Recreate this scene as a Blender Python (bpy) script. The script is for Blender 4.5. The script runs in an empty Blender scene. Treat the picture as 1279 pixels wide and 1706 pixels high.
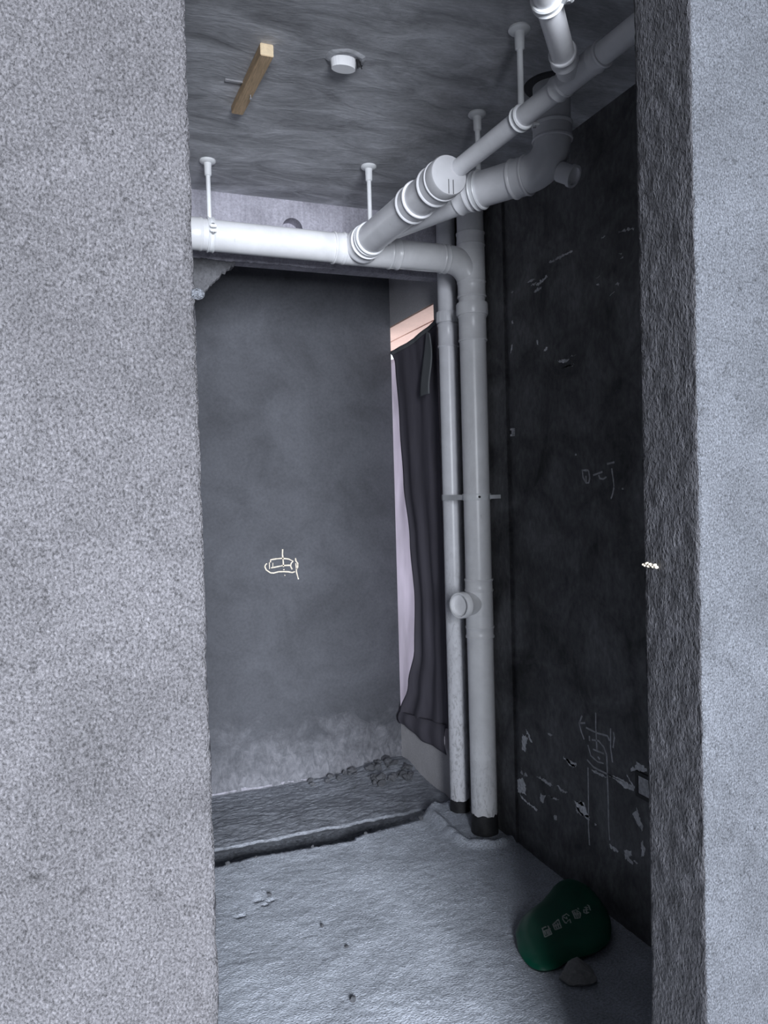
import bpy, bmesh, math, random
from mathutils import Vector, Matrix, noise
R = math.radians
random.seed(7)
scene = bpy.context.scene
col = scene.collection

# ------------------------------------------------------------------ camera
FPX, IMW, IMH = 1280.0, 1279.0, 1706.0
yaw, pitch, roll = R(21.5), R(-1.6), R(1.6)
cam_d = bpy.data.cameras.new('camera')
cam_d.sensor_fit = 'VERTICAL'
cam_d.sensor_height = 36.0
cam_d.lens = FPX / IMH * 36.0
cam_d.clip_start = 0.02
cam = bpy.data.objects.new('camera', cam_d)
col.objects.link(cam)
fw = Vector((math.sin(yaw) * math.cos(pitch), math.cos(yaw) * math.cos(pitch), math.sin(pitch)))
rt = Vector((math.cos(yaw), -math.sin(yaw), 0))
up = rt.cross(fw)
r2 = rt * math.cos(roll) - up * math.sin(roll)
u2 = rt * math.sin(roll) + up * math.cos(roll)
cam.matrix_world = Matrix(((r2.x, u2.x, -fw.x, 0), (r2.y, u2.y, -fw.y, 0), (r2.z, u2.z, -fw.z, 1.5), (0, 0, 0, 1)))
scene.camera = cam

# ------------------------------------------------------------------ light
world = bpy.data.worlds.new('overcast_sky')
scene.world = world
world.use_nodes = True
wb = world.node_tree.nodes['Background']
wb.inputs['Color'].default_value = (0.86, 0.90, 1.0, 1)
wb.inputs['Strength'].default_value = 1.95


def area_light(name, loc, rot, sx, sy, energy, color, spread=180):
    d = bpy.data.lights.new(name, 'AREA')
    d.shape = 'RECTANGLE'
    d.size, d.size_y = sx, sy
    d.energy = energy
    d.color = color
    d.spread = R(spread)
    o = bpy.data.objects.new(name, d)
    o.location = loc
    o.rotation_euler = rot
    col.objects.link(o)
    return o


# daylight entering by the glazed balcony opening of the hall behind the viewer
area_light('balcony_daylight', (0.0, -3.0, 1.78), (R(79), 0, 0), 1.5, 1.75, 215, (0.87, 0.92, 1.0), 95)

vs = scene.view_settings
vs.view_transform = 'Standard'
vs.look = 'None'
vs.gamma = 1.0
vs.use_curve_mapping = False
vs.exposure = 0.0

# ------------------------------------------------------------------ dimensions
W = 1.66          # right wall of the bathroom
D = 4.04          # back wall of the niche
ZC = 2.75         # ceiling
XL = -0.6         # left wall of the bathroom
YN, YF = 1.0, 1.14  # doorway wall, hall side and bathroom side
JL, JR = 0.146, 0.959
BEAM_Y = 3.22
PZ = 2.472        # height of the hung drain pipes
ST = (1.583, 2.927)  # soil stack
P2 = (1.588, 3.172)  # slim stack


# ------------------------------------------------------------------ helpers
def mesh_obj(name, verts, faces, mat=None, parent=None, smooth=False):
    me = bpy.data.meshes.new(name)
    me.from_pydata([tuple(v) for v in verts], [], faces)
    me.update()
    if smooth:
        me.polygons.foreach_set('use_smooth', [True] * len(me.polygons))
    o = bpy.data.objects.new(name, me)
    col.objects.link(o)
    if mat:
        for m in (mat if isinstance(mat, (list, tuple)) else [mat]):
            me.materials.append(m)
    if parent:
        o.parent = parent
    return o


def bm_obj(name, bm, mat=None, parent=None, smooth=False):
    bmesh.ops.recalc_face_normals(bm, faces=bm.faces[:])
    me = bpy.data.meshes.new(name)
    bm.to_mesh(me)
    bm.free()
    if smooth:
        me.polygons.foreach_set('use_smooth', [True] * len(me.polygons))
    o = bpy.data.objects.new(name, me)
    col.objects.link(o)
    if mat:
        me.materials.append(mat)
    if parent:
        o.parent = parent
    return o


def thing(name, label, cat, loc, group=None):
    o = bpy.data.objects.new(name, None)
    o.empty_display_size = 0.05
    o.location = loc
    col.objects.link(o)
    return tag(o, label, cat, group)


def tag(o, label, cat, group=None):
    o['label'] = label
    o['category'] = cat
    if group:
        o['group'] = group
    return o


def struct(o):
    o['kind'] = 'structure'
    return o


def adopt(root, *objs):
    """parent world-built parts to an Empty without moving them"""
    for o in objs:
        o.parent = root
        o.matrix_parent_inverse = Matrix.Translation(-Vector(root.location))


def box_verts(x0, x1, y0, y1, z0, z1):
    v = [(x0, y0, z0), (x1, y0, z0), (x1, y1, z0), (x0, y1, z0), (x0, y0, z1), (x1, y0, z1), (x1, y1, z1), (x0, y1, z1)]
    f = [(0, 3, 2, 1), (4, 5, 6, 7), (0, 1, 5, 4), (1, 2, 6, 5), (2, 3, 7, 6), (3, 0, 4, 7)]
    return v, f


def box(name, x0, x1, y0, y1, z0, z1, mat, bevel=0.0):
    bm = bmesh.new()
    v, f = box_verts(x0, x1, y0, y1, z0, z1)
    bv = [bm.verts.new(p) for p in v]
    for q in f:
        bm.faces.new([bv[i] for i in q])
    if bevel:
        bmesh.ops.bevel(bm, geom=bm.edges[:], offset=bevel, segments=2, affect='EDGES')
    return bm_obj(name, bm, mat)


def boxes(name, lst, mat):
    V, F = [], []
    for b in lst:
        v, f = box_verts(*b)
        n = len(V)
        V += v
        F += [tuple(i + n for i in q) for q in f]
    return mesh_obj(name, V, F, mat)


def frame_of(d):
    d = Vector(d).normalized()
    a = Vector((0, 0, 1)) if abs(d.z) < 0.9 else Vector((1, 0, 0))
    s = d.cross(a).normalized()
    return d, s, s.cross(d)


def lathe(name, p0, d, profile, mat, n=40, jitter=None, caps=True):
    """profile: [(distance along d, radius)] turned round the axis through p0"""
    p0 = Vector(p0)
    d, s, t = frame_of(d)
    V, F = [], []
    for k, (h, r) in enumerate(profile):
        for i in range(n):
            a = 2 * math.pi * i / n
            hh = h + (jitter(k, a) if jitter else 0)
            V.append(p0 + d * hh + (s * math.cos(a) + t * math.sin(a)) * r)
    m = len(profile)
    for k in range(m - 1):
        for i in range(n):
            j = (i + 1) % n
            F.append((k * n + i, k * n + j, (k + 1) * n + j, (k + 1) * n + i))
    if caps:
        F.append(tuple(range(n - 1, -1, -1)))
        F.append(tuple(range((m - 1) * n, m * n)))
    o = mesh_obj(name, V, F, mat, smooth=True)
    shade(o)
    return o


def shade(o, ang=35):
    me = o.data
    me.update()
    bm = bmesh.new()
    bm.from_mesh(me)
    bmesh.ops.recalc_face_normals(bm, faces=bm.faces[:])
    for e in bm.edges:
        if len(e.link_faces) == 2 and e.calc_face_angle(0) > R(ang):
            e.smooth = False
    bm.to_mesh(me)
    bm.free()


def sweep(name, pts, rad, mat, n=36, caps=True):
    """tube through a list of points, rad number or list"""
    pts = [Vector(p) for p in pts]
    rs = rad if isinstance(rad, (list, tuple)) else [rad] * len(pts)
    V, F = [], []
    prev = None
    for k, p in enumerate(pts):
        if k == 0:
            d = pts[1] - p
        elif k == len(pts) - 1:
            d = p - pts[k - 1]
        else:
            d = (pts[k + 1] - p).normalized() + (p - pts[k - 1]).normalized()
        d.normalize()
        if prev is None:
            d, s, t = frame_of(d)
        else:
            s = (prev - d * prev.dot(d)).normalized()
            t = s.cross(d)
        prev = s
        for i in range(n):
            a = 2 * math.pi * i / n
            V.append(p + (s * math.cos(a) + t * math.sin(a)) * rs[k])
    for k in range(len(pts) - 1):
        for i in range(n):
            j = (i + 1) % n
            F.append((k * n + i, k * n + j, (k + 1) * n + j, (k + 1) * n + i))
    if caps:
        F.append(tuple(range(n - 1, -1, -1)))
        F.append(tuple(range((len(pts) - 1) * n, len(pts) * n)))
    o = mesh_obj(name, V, F, mat, smooth=True)
    shade(o)
    return o


def arc(corner, d_in, d_out, rad, n=10):
    """points of a bend through 'corner' between unit directions d_in -> d_out"""
    a = Vector(corner) - Vector(d_in).normalized() * rad
    b = Vector(corner) + Vector(d_out).normalized() * rad
    c = Vector(corner)
    out = []
    for i in range(n + 1):
        t = i / n
        w = 0.78
        q0, q1, q2 = (1 - t) ** 2, 2 * t * (1 - t) * w, t * t
        out.append((a * q0 + c * q1 + b * q2) / (q0 + q1 + q2))
    return out


def fbm(x, y, z, oct=4):
    v, a, s = 0, 0.5, 1
    for _ in range(oct):
        v += a * noise.noise(Vector((x * s, y * s, z * s)))
        a *= 0.5
        s *= 2.03
    return v


# ------------------------------------------------------------------ materials
def new_mat(name):
    m = bpy.data.materials.new(name)
    m.use_nodes = True
    nt = m.node_tree
    return m, nt, nt.nodes['Principled BSDF']


def nd(nt, typ, **kw):
    n = nt.nodes.new(typ)
    for k, v in kw.items():
        if k in n.inputs:
            n.inputs[k].default_value = v
        else:
            setattr(n, k, v)
    return n


def ramp(nt, fac, stops):
    r = nt.nodes.new('ShaderNodeValToRGB')
    e = r.color_ramp.elements
    e[0].position, e[0].color = stops[0][0], (*stops[0][1], 1)
    e[1].position, e[1].color = stops[-1][0], (*stops[-1][1], 1)
    for p, c in stops[1:-1]:
        x = e.new(p)
        x.color = (*c, 1)
    nt.links.new(fac, r.inputs['Fac'])
    return r.outputs['Color']


def coords(nt, scale=(1, 1, 1)):
    tc = nt.nodes.new('ShaderNodeTexCoord')
    mp = nt.nodes.new('ShaderNodeMapping')
    mp.inputs['Scale'].default_value = scale
    nt.links.new(tc.outputs['Object'], mp.inputs['Vector'])
    return mp.outputs['Vector']


def noi(nt, vec, scale, detail=4, rough=0.55, dist=0.0):
    n = nd(nt, 'ShaderNodeTexNoise', Scale=scale, Detail=detail, Roughness=rough, Distortion=dist)
    nt.links.new(vec, n.inputs['Vector'])
    return n.outputs['Fac']


def mixc(nt, fac, a, b, mode='MIX'):
    m = nt.nodes.new('ShaderNodeMix')
    m.data_type = 'RGBA'
    m.blend_type = mode
    for sock, v in (('Factor', fac), ('A', a), ('B', b)):
        tgt = [i for i in m.inputs if i.name == sock and i.type == ('VALUE' if sock == 'Factor' else 'RGBA')][0]
        if hasattr(v, 'links'):
            nt.links.new(v, tgt)
        elif sock == 'Factor':
            tgt.default_value = v
        else:
            tgt.default_value = (*v, 1)
    return [o for o in m.outputs if o.type == 'RGBA'][0]


def mathn(nt, op, a, b=0.0):
    m = nt.nodes.new('ShaderNodeMath')
    m.operation = op
    for i, v in enumerate((a, b)):
        if hasattr(v, 'links'):
            nt.links.new(v, m.inputs[i])
        else:
            m.inputs[i].default_value = v
    return m.outputs[0]


def bump(nt, bsdf, h, strength, dist, prev=None):
    b = nd(nt, 'ShaderNodeBump', Strength=strength, Distance=dist)
    nt.links.new(h, b.inputs['Height'])
    if prev:
        nt.links.new(prev, b.inputs['Normal'])
    nt.links.new(b.outputs['Normal'], bsdf.inputs['Normal'])
    return b.outputs['Normal']


def sc3(c, k):
    return tuple(x * k for x in c)


def plaster(name, c, grain=240, gstretch=(1, 1, 1), cloud=(1, 1, 1), cvar=0.25, gvar=0.35, bstr=0.8, bdist=0.003, rough=0.85, pits=0.0, cscale=3.5, spec=0.3, extra=None):
    m, nt, b = new_mat(name)
    v1 = coords(nt, cloud)
    cl = noi(nt, v1, cscale, 6, 0.62, 0.6)
    base = ramp(nt, cl, [(0.3, sc3(c, 1 - cvar)), (0.7, sc3(c, 1 + cvar))])
    v2 = coords(nt, gstretch)
    g = noi(nt, v2, grain, 3, 0.6, 0.4)
    gcol = ramp(nt, g, [(0.3, (1 - gvar,) * 3), (0.5, (1, 1, 1)), (0.72, (1 + gvar,) * 3)])
    c2 = mixc(nt, 1.0, base, gcol, 'MULTIPLY')
    if pits:
        p = noi(nt, v1, grain * 0.18, 5, 0.7, 0.2)
        pm = ramp(nt, p, [(0.28, (1 - pits,) * 3), (0.42, (1, 1, 1))])
        c2 = mixc(nt, 1.0, c2, pm, 'MULTIPLY')
    if extra:
        c2 = extra(nt, c2)
    nt.links.new(c2, b.inputs['Base Color'])
    b.inputs['Roughness'].default_value = rough
    b.inputs['Specular IOR Level'].default_value = spec
    n1 = bump(nt, b, cl, 0.35, 0.02)
    bump(nt, b, g, bstr, bdist, n1)
    return m


def floor_extra(nt, c):
    return c


def base_stain(nt, c):
    """pale lime bloom with its own ragged outline along the foot of the back wall"""
    tc = nt.nodes.new('ShaderNodeTexCoord')
    sp = nt.nodes.new('ShaderNodeSeparateXYZ')
    nt.links.new(tc.outputs['Object'], sp.inputs[0])
    v = coords(nt, (1, 1, 1.6))
    n = noi(nt, v, 5.0, 7, 0.7, 0.8)
    h = mathn(nt, 'ADD', sp.outputs['Z'], mathn(nt, 'MULTIPLY', n, -0.75))
    f = nt.nodes.new('ShaderNodeMapRange')
    f.inputs['From Min'].default_value = -0.42
    f.inputs['From Max'].default_value = -0.12
    f.inputs['To Min'].default_value = 0.5
    f.inputs['To Max'].default_value = 0.0
    nt.links.new(h, f.inputs['Value'])
    n2 = noi(nt, coords(nt, (1, 1, 0.6)), 28, 5, 0.7, 1.0)
    k = mathn(nt, 'MULTIPLY', f.outputs[0], ramp(nt, n2, [(0.35, (0.2,) * 3), (0.65, (1,) * 3)]))
    return mixc(nt, k, c, (0.42, 0.42, 0.46))


def beam_streaks(nt, c):
    n = noi(nt, coords(nt, (60, 1, 3)), 1.0, 4, 0.6, 0.3)
    return mixc(nt, 1.0, c, ramp(nt, n, [(0.35, (0.9,) * 3), (0.7, (1.12,) * 3)]), 'MULTIPLY')


GREY = (0.98, 0.98, 1.04)
M = {}
M['pier'] = plaster('gritty_grey_plaster', sc3((1.0, 0.975, 1.05), 0.105), grain=330, gstretch=(1, 1, 0.75), cscale=5, cvar=0.24, gvar=0.65, bstr=1.0, bdist=0.006, pits=0.6, spec=0.35, rough=0.75)
M['pier_pale'] = plaster('gritty_pale_plaster', (0.135, 0.143, 0.162), grain=330, gstretch=(1, 1, 0.8), cscale=5, cvar=0.2, gvar=0.6, bstr=1.0, bdist=0.006, pits=0.55, spec=0.35, rough=0.75)
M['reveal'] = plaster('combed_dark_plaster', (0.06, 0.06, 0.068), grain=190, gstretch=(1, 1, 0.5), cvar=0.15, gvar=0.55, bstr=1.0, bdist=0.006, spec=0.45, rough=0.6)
M['ceiling'] = plaster('smeared_ceiling_cement', (0.45, 0.455, 0.48), grain=60, gstretch=(0.6, 2.2, 1), cloud=(0.8, 1.7, 1), cvar=0.42, gvar=0.14, bstr=0.3, bdist=0.003, cscale=5.5)
M['back'] = plaster('trowelled_cement', (0.085, 0.088, 0.1), grain=70, cvar=0.25, gvar=0.12, bstr=0.25, bdist=0.002, cscale=3.0, extra=base_stain)
M['right'] = plaster('dark_waterproofed_cement', (0.12, 0.12, 0.125), grain=55, gstretch=(1, 1, 0.6), cvar=0.6, gvar=0.25, bstr=0.4, bdist=0.003, cscale=5.0, rough=0.6, spec=0.3)
M['niche'] = plaster('plain_grey_render', (0.6, 0.585, 0.6), grain=120, cvar=0.1, gvar=0.1, bstr=0.2, bdist=0.002)
M['beam'] = plaster('raw_beam_concrete', (0.36, 0.35, 0.4), grain=110, cvar=0.25, gvar=0.2, bstr=0.4, bdist=0.003, cscale=6, extra=beam_streaks)
M['floor'] = plaster('rough_cement_screed', (0.45, 0.48, 0.54), grain=150, gstretch=(0.8, 1.2, 1), cvar=0.22, gvar=0.35, bstr=1.0, bdist=0.006, cscale=4.0, pits=0.25)
M['trench'] = plaster('damp_rubble_screed', (0.27, 0.285, 0.32), grain=90, gstretch=(0.6, 1.6, 1), cvar=0.3, gvar=0.35, bstr=1.0, bdist=0.006, cscale=6.0)
M['hall'] = plaster('hall_plaster', (0.25, 0.25, 0.26), grain=100, cvar=0.1, gvar=0.1, bstr=0.2)
M['soffit'] = plaster('salmon_painted_soffit', (0.8, 0.56, 0.46), grain=60, cvar=0.05, gvar=0.05, bstr=0.1)
M['stone'] = plaster('broken_mortar', (0.42, 0.42, 0.42), grain=90, cvar=0.25, gvar=0.3, bstr=0.8, bdist=0.004)
M['rubble'] = plaster('grey_rubble', (0.2, 0.205, 0.225), grain=90, cvar=0.3, gvar=0.35, bstr=0.9, bdist=0.005)
M['tongue'] = plaster('shaded_plaster', (0.13, 0.13, 0.14), grain=80, cvar=0.25, gvar=0.25, bstr=0.6, bdist=0.004)  # darkened to paint in the shade on the plaster below the beam
M['chip'] = plaster('pale_chipped_plaster', (0.9, 0.9, 0.92), grain=90, cvar=0.3, gvar=0.3, bstr=0.5)
M['chip_dim'] = plaster('dull_chipped_plaster', (0.62, 0.62, 0.64), grain=90, cvar=0.3, gvar=0.3, bstr=0.5)


def simple(name, c, rough=0.5, spec=0.5, var=0.0, scale=12, stretch=(1, 1, 1), metal=0.0):
    m, nt, b = new_mat(name)
    b.inputs['Roughness'].default_value = rough
    b.inputs['Specular IOR Level'].default_value = spec
    b.inputs['Metallic'].default_value = metal
    if var:
        n = noi(nt, coords(nt, stretch), scale, 6, 0.65, 0.5)
        nt.links.new(ramp(nt, n, [(0.3, sc3(c, 1 - var)), (0.7, sc3(c, 1 + var))]), b.inputs['Base Color'])
    else:
        b.inputs['Base Color'].default_value = (*c, 1)
    return m


def pvc(name, c, dirt=0.5, low=None):
    m, nt, b = new_mat(name)
    n = noi(nt, coords(nt), 7, 6, 0.65, 0.4)
    base = ramp(nt, n, [(0.35, sc3(c, 0.86)), (0.65, c)])
    s = noi(nt, coords(nt, (1, 1, 0.35)), 45, 4, 0.6, 1.2)
    sm = ramp(nt, s, [(0.22, (1 - dirt,) * 3), (0.31, (1, 1, 1))])
    c2 = mixc(nt, 1.0, base, sm, 'MULTIPLY')
    if low:
        tc = nt.nodes.new('ShaderNodeTexCoord')
        sp = nt.nodes.new('ShaderNodeSeparateXYZ')
        nt.links.new(tc.outputs['Object'], sp.inputs[0])
        f = nt.nodes.new('ShaderNodeMapRange')
        f.inputs['From Min'].default_value = low[0]
        f.inputs['From Max'].default_value = low[1]
        f.inputs['To Min'].default_value = 1.0
        f.inputs['To Max'].default_value = 0.0
        nt.links.new(sp.outputs['Z'], f.inputs['Value'])
        s2 = noi(nt, coords(nt, (1, 1, 0.45)), 55, 6, 0.7, 1.0)
        k = mathn(nt, 'MULTIPLY', ramp(nt, s2, [(0.5, (0, 0, 0)), (0.62, (0.55, 0.55, 0.55))]), f.outputs[0])
        c2 = mixc(nt, k, c2, (0.12, 0.115, 0.115))
    nt.links.new(c2, b.inputs['Base Color'])
    b.inputs['Roughness'].default_value = 0.32
    b.inputs['Specular IOR Level'].default_value = 0.5
    bump(nt, b, s, 0.12, 0.001)
    return m


PVC = (0.80, 0.80, 0.83)
M['pvc'] = pvc('white_pvc', PVC, 0.35)
M['pvc_main'] = pvc('white_pvc_clean', (0.74, 0.74, 0.76), 0.15)
M['pvc_stack'] = pvc('white_pvc_muddy', (0.84, 0.84, 0.86), 0.45, (-0.1, 0.5))
M['pvc_slim'] = pvc('white_pvc_mud_smeared', (0.84, 0.84, 0.88), 0.5, (-0.05, 1.5))
M['pvc_hang'] = pvc('white_hanger_plastic', (0.84, 0.85, 0.87), 0.1)
M['pvc_cap'] = pvc('dull_grey_pvc', (0.46, 0.46, 0.48), 0.2)  # duller grey than the plastic of the pipes
M['tar'] = simple('black_bitumen_coat', (0.02, 0.02, 0.022), 0.55, 0.4, 0.4, 40)
M['dark_gap'] = simple('dark_joint', (0.06, 0.06, 0.065), 0.8, 0.2)
M['steel'] = simple('dull_steel', (0.42, 0.42, 0.44), 0.45, 0.5, 0.25, 60, metal=0.7)
M['wood'] = simple('raw_pine', (0.56, 0.40, 0.25), 0.7, 0.3, 0.28, 18, (14, 1, 14))
M['wood_end'] = simple('fresh_cut_end_grain', (0.92, 0.74, 0.5), 0.7, 0.3, 0.12, 60)
M['white_plastic'] = simple('white_box_plastic', (0.95, 0.95, 0.97), 0.4, 0.5)
M['chalk'] = simple('yellowish_chalk', (0.78, 0.7, 0.58), 0.9, 0.1, 0.25, 90)
M['chalk_grey'] = simple('faint_grey_chalk', (0.5, 0.5, 0.52), 0.9, 0.1, 0.35, 60)
M['green'] = simple('dark_green_plastic', (0.004, 0.085, 0.05), 0.33, 0.5, 0.2, 8)
M['green_shade'] = simple('shaded_green_side', (0.004, 0.02, 0.014), 0.4, 0.5)  # darker copy of the green, paints the side shadow round the cover
M['print'] = simple('pale_printed_ink', (0.5, 0.55, 0.52), 0.7, 0.3, 0.2, 60)


def cloth(name, c, transl, back=None):
    m, nt, b = new_mat(name)
    n = noi(nt, coords(nt, (1, 1, 0.25)), 9, 4, 0.5, 0.3)
    colr = ramp(nt, n, [(0.35, sc3(c, 0.85)), (0.65, sc3(c, 1.1))])
    nt.links.new(colr, b.inputs['Base Color'])
    b.inputs['Roughness'].default_value = 0.9
    b.inputs['Specular IOR Level'].default_value = 0.15
    if transl:
        t = nt.nodes.new('ShaderNodeBsdfTranslucent')
        nt.links.new(colr, t.inputs['Color'])
        mx = nt.nodes.new('ShaderNodeMixShader')
        mx.inputs[0].default_value = transl
        out = nt.nodes['Material Output']
        nt.links.new(b.outputs[0], mx.inputs[1])
        nt.links.new(t.outputs[0], mx.inputs[2])
        nt.links.new(mx.outputs[0], out.inputs['Surface'])
    return m


M['curtain'] = cloth('charcoal_cloth', (0.17, 0.16, 0.19), 0.18)
M['pale_sheet'] = cloth('pale_lilac_sheet', (0.73, 0.69, 0.74), 0.6)
M['flap'] = cloth('grey_felt_strip', (0.2, 0.21, 0.22), 0.0)

# ------------------------------------------------------------------ setting: hall the photograph is taken from
HX0, HX1, HY0 = -2.4, 2.6, -3.1
struct(boxes('floor_hall', [(HX0, HX1, HY0, YF, -0.12, 0.0)], M['hall']))
struct(boxes('ceiling_hall', [(HX0, HX1, HY0, YF, ZC, ZC + 0.12)], M['hall']))
struct(boxes('wall_hall_left', [(HX0 - 0.15, HX0, HY0, YN, 0, ZC)], M['hall']))
struct(boxes('wall_hall_right', [(HX1, HX1 + 0.15, HY0, YN, 0, ZC)], M['hall']))
struct(boxes('wall_hall_balcony', [(HX0, -1.05, HY0 - 0.15, HY0, 0, ZC), (1.05, HX1, HY0 - 0.15, HY0, 0, ZC), (-1.05, 1.05, HY0 - 0.15, HY0, 2.68, ZC), (-1.05, 1.05, HY0 - 0.15, HY0, 0, 0.8)], M['hall']))


# ------------------------------------------------------------------ setting: doorway wall with chipped corners
def pier(name, x_far, x_edge, mats):
    """a stretch of the doorway wall: gritty face towards the hall, reveal at x_edge; skin displaced, corner ragged"""
    s = 1 if x_edge > x_far else -1
    xs = [x_far, x_edge - s * 1.4, x_edge - s * 0.8, x_edge - s * 0.45]
    k = 0.40
    while k > 0.004:
        xs.append(x_edge - s * k)
        k -= 0.008
    prof = [(x, YN, 0) for x in xs] + [(x_edge, YN, 1)]
    y = YN + 0.008
    while y < YF - 0.003:
        prof.append((x_edge, y, 2))
        y += 0.008
    prof += [(x_edge, YF, 3), (x_edge - s * 0.02, YF, 4), (x_far, YF, 4)]
    zs = [0.0, 0.3, 0.5]
    z = 0.58
    while z < 2.36:
        zs.append(z)
        z += 0.008
    zs += [2.42, 2.56, ZC]
    V, F, MI = [], [], []
    n = len(prof)
    for z in zs:
        live = 0.5 < z < 2.4
        for (x, yy, kind) in prof:
            dx = dy = 0
            if live and abs(x - x_edge) < 0.41:
                if kind == 0:
                    dy = -0.004 * fbm(x * 24, 3, z * 24, 3)
                elif kind == 1:
                    q = fbm(7.0 + x, 1, z * 42, 4)
                    dx = -s * (0.0035 * abs(fbm(2, x, z * 9, 3)) * 2 + 0.009 * max(0, q) + 0.001)
                    dy = 0.003
                elif kind == 2:
                    dx = -s * (0.005 * fbm(11, yy * 40, z * 22, 3) + 0.0015)
                elif kind == 3:
                    q = fbm(17.0 + x, 4, z * 46, 4)
                    dx = -s * (0.0025 + 0.010 * max(0, q))
            V.append((x + dx, yy + dy, z))
    for j in range(len(zs) - 1):
        for i in range(n - 1):
            a, b2, c2, d2 = j * n + i, j * n + i + 1, (j + 1) * n + i + 1, (j + 1) * n + i
            F.append((a, b2, c2, d2) if s > 0 else (d2, c2, b2, a))
            MI.append(1 if prof[i][2] in (1, 2) and prof[i + 1][2] in (2, 3) else (0 if prof[i + 1][2] in (0, 1) else 2))
    o = mesh_obj(name, V, F, mats, smooth=True)
    o.data.polygons.foreach_set('material_index', MI)
    return struct(o)


pier('wall_front_left', HX0, JL, [M['pier'], M['reveal'], M['back']])
wfr = pier('wall_front_right', HX1, JR, [M['pier_pale'], M['reveal'], M['back']])
struct(boxes('wall_front_lintel', [(JL - 0.01, JR + 0.01, YN, YF, 2.56, ZC)], M['pier']))
# pale crumbs of filler stuck on the reveal
for i in range(9):
    y = 1.138 - i * 0.0042
    o = lathe('filler_crumb', (JR + 0.002, y, 1.352 + random.uniform(-0.004, 0.004)), (-1, 0, 0), [(0, 0.0026), (0.004, 0.0024), (0.006, 0.001)], M['chalk'], 7)
    adopt(wfr, o)
o = lathe('plaster_nub', (JL - 0.006, YN + 0.004, 1.757), (1, 0, 0), [(0, 0.006), (0.008, 0.008), (0.014, 0.006), (0.017, 0.002)], M['pier_pale'], 10)
adopt(bpy.data.objects['wall_front_left'], o)

# ------------------------------------------------------------------ setting: bathroom shell
struct(boxes('wall_left', [(XL - 0.12, XL, YF, D + 0.15, -0.2, ZC)], M['back']))
wr = struct(boxes('wall_right', [(W, W + 0.2, YF, BEAM_Y, -0.2, ZC), (W - 0.012, W, 2.775, BEAM_Y, -0.05, ZC)], M['right']))
wback = struct(boxes('wall_back', [(XL, W, D, D + 0.18, -0.2, ZC)], M['back']))
# outer wall of the niche with the low window
WY0, WZ0, WZ1 = 3.468, 0.19, 2.42
ww = struct(boxes('wall_window', [(W, W + 0.3, BEAM_Y, WY0, -0.2, ZC), (W, W + 0.3, WY0, 4.9, -0.2, WZ0), (W, W + 0.3, WY0, 4.9, WZ1 + 0.004, ZC), (W, W + 0.3, 4.9, 5.1, -0.2, ZC)], M['niche']))
o = boxes('window_soffit', [(W + 0.002, W + 0.15, WY0, 4.9, WZ1 - 0.004, WZ1 + 0.004), (W + 0.158, W + 0.3, WY0, 4.9, WZ1 - 0.007, WZ1 + 0.004)], M['soffit'])
o['label'] = 'salmon painted underside of the window head'
adopt(ww, o)
struct(boxes('ceiling', [(XL, W, YF, D, ZC, ZC + 0.12)], M['ceiling']))


# beam across the mouth of the niche, its lower edge broken
def beam():
    xs = [XL + (W - XL) * i / 330 for i in range(331)]
    V, F = [], []
    for x in xs:
        lo = 2.472 + 0.012 * fbm(x * 9, 2, 0, 3) + 0.012 * fbm(x * 55, 5, 0, 3)
        yb = BEAM_Y + 0.09
        jit = 0.004 * fbm(x * 40, 9, 1, 2)
        V += [(x, BEAM_Y, ZC), (x, BEAM_Y, 2.5), (x, BEAM_Y + jit, lo), (x, BEAM_Y + 0.03, max(lo + 0.004, 2.476)), (x, yb, 2.478), (x, yb, ZC)]
    for i in range(len(xs) - 1):
        for k in range(5):
            a = i * 6 + k
            F.append((a + 1, a, a + 6, a + 7))
    n = (len(xs) - 1) * 6
    F += [(0, 1, 2, 3, 4, 5), tuple(n + k for k in (5, 4, 3, 2, 1, 0))]
    o = mesh_obj('trim_1', V, F, M['beam'])
    bm = bmesh.new()
    bm.from_mesh(o.data)
    bmesh.ops.recalc_face_normals(bm, faces=bm.faces[:])
    bm.to_mesh(o.data)
    bm.free()
    # core hole
    c = lathe('core_cutter', (0.885, BEAM_Y - 0.05, 2.632), (0, 1, 0), [(0, 0.044), (0.12, 0.044)], M['dark_gap'], 24)
    md = o.modifiers.new('core_hole', 'BOOLEAN')
    md.object = c
    md.solver = 'EXACT'
    dg = bpy.context.evaluated_depsgraph_get()
    me = bpy.data.meshes.new_from_object(o.evaluated_get(dg))
    o.modifiers.clear()
    o.data = me
    bpy.data.objects.remove(c)
    struct(o)
    o['label'] = 'raw concrete beam with broken lower edge'
    return o


beam_o = beam()


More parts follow.
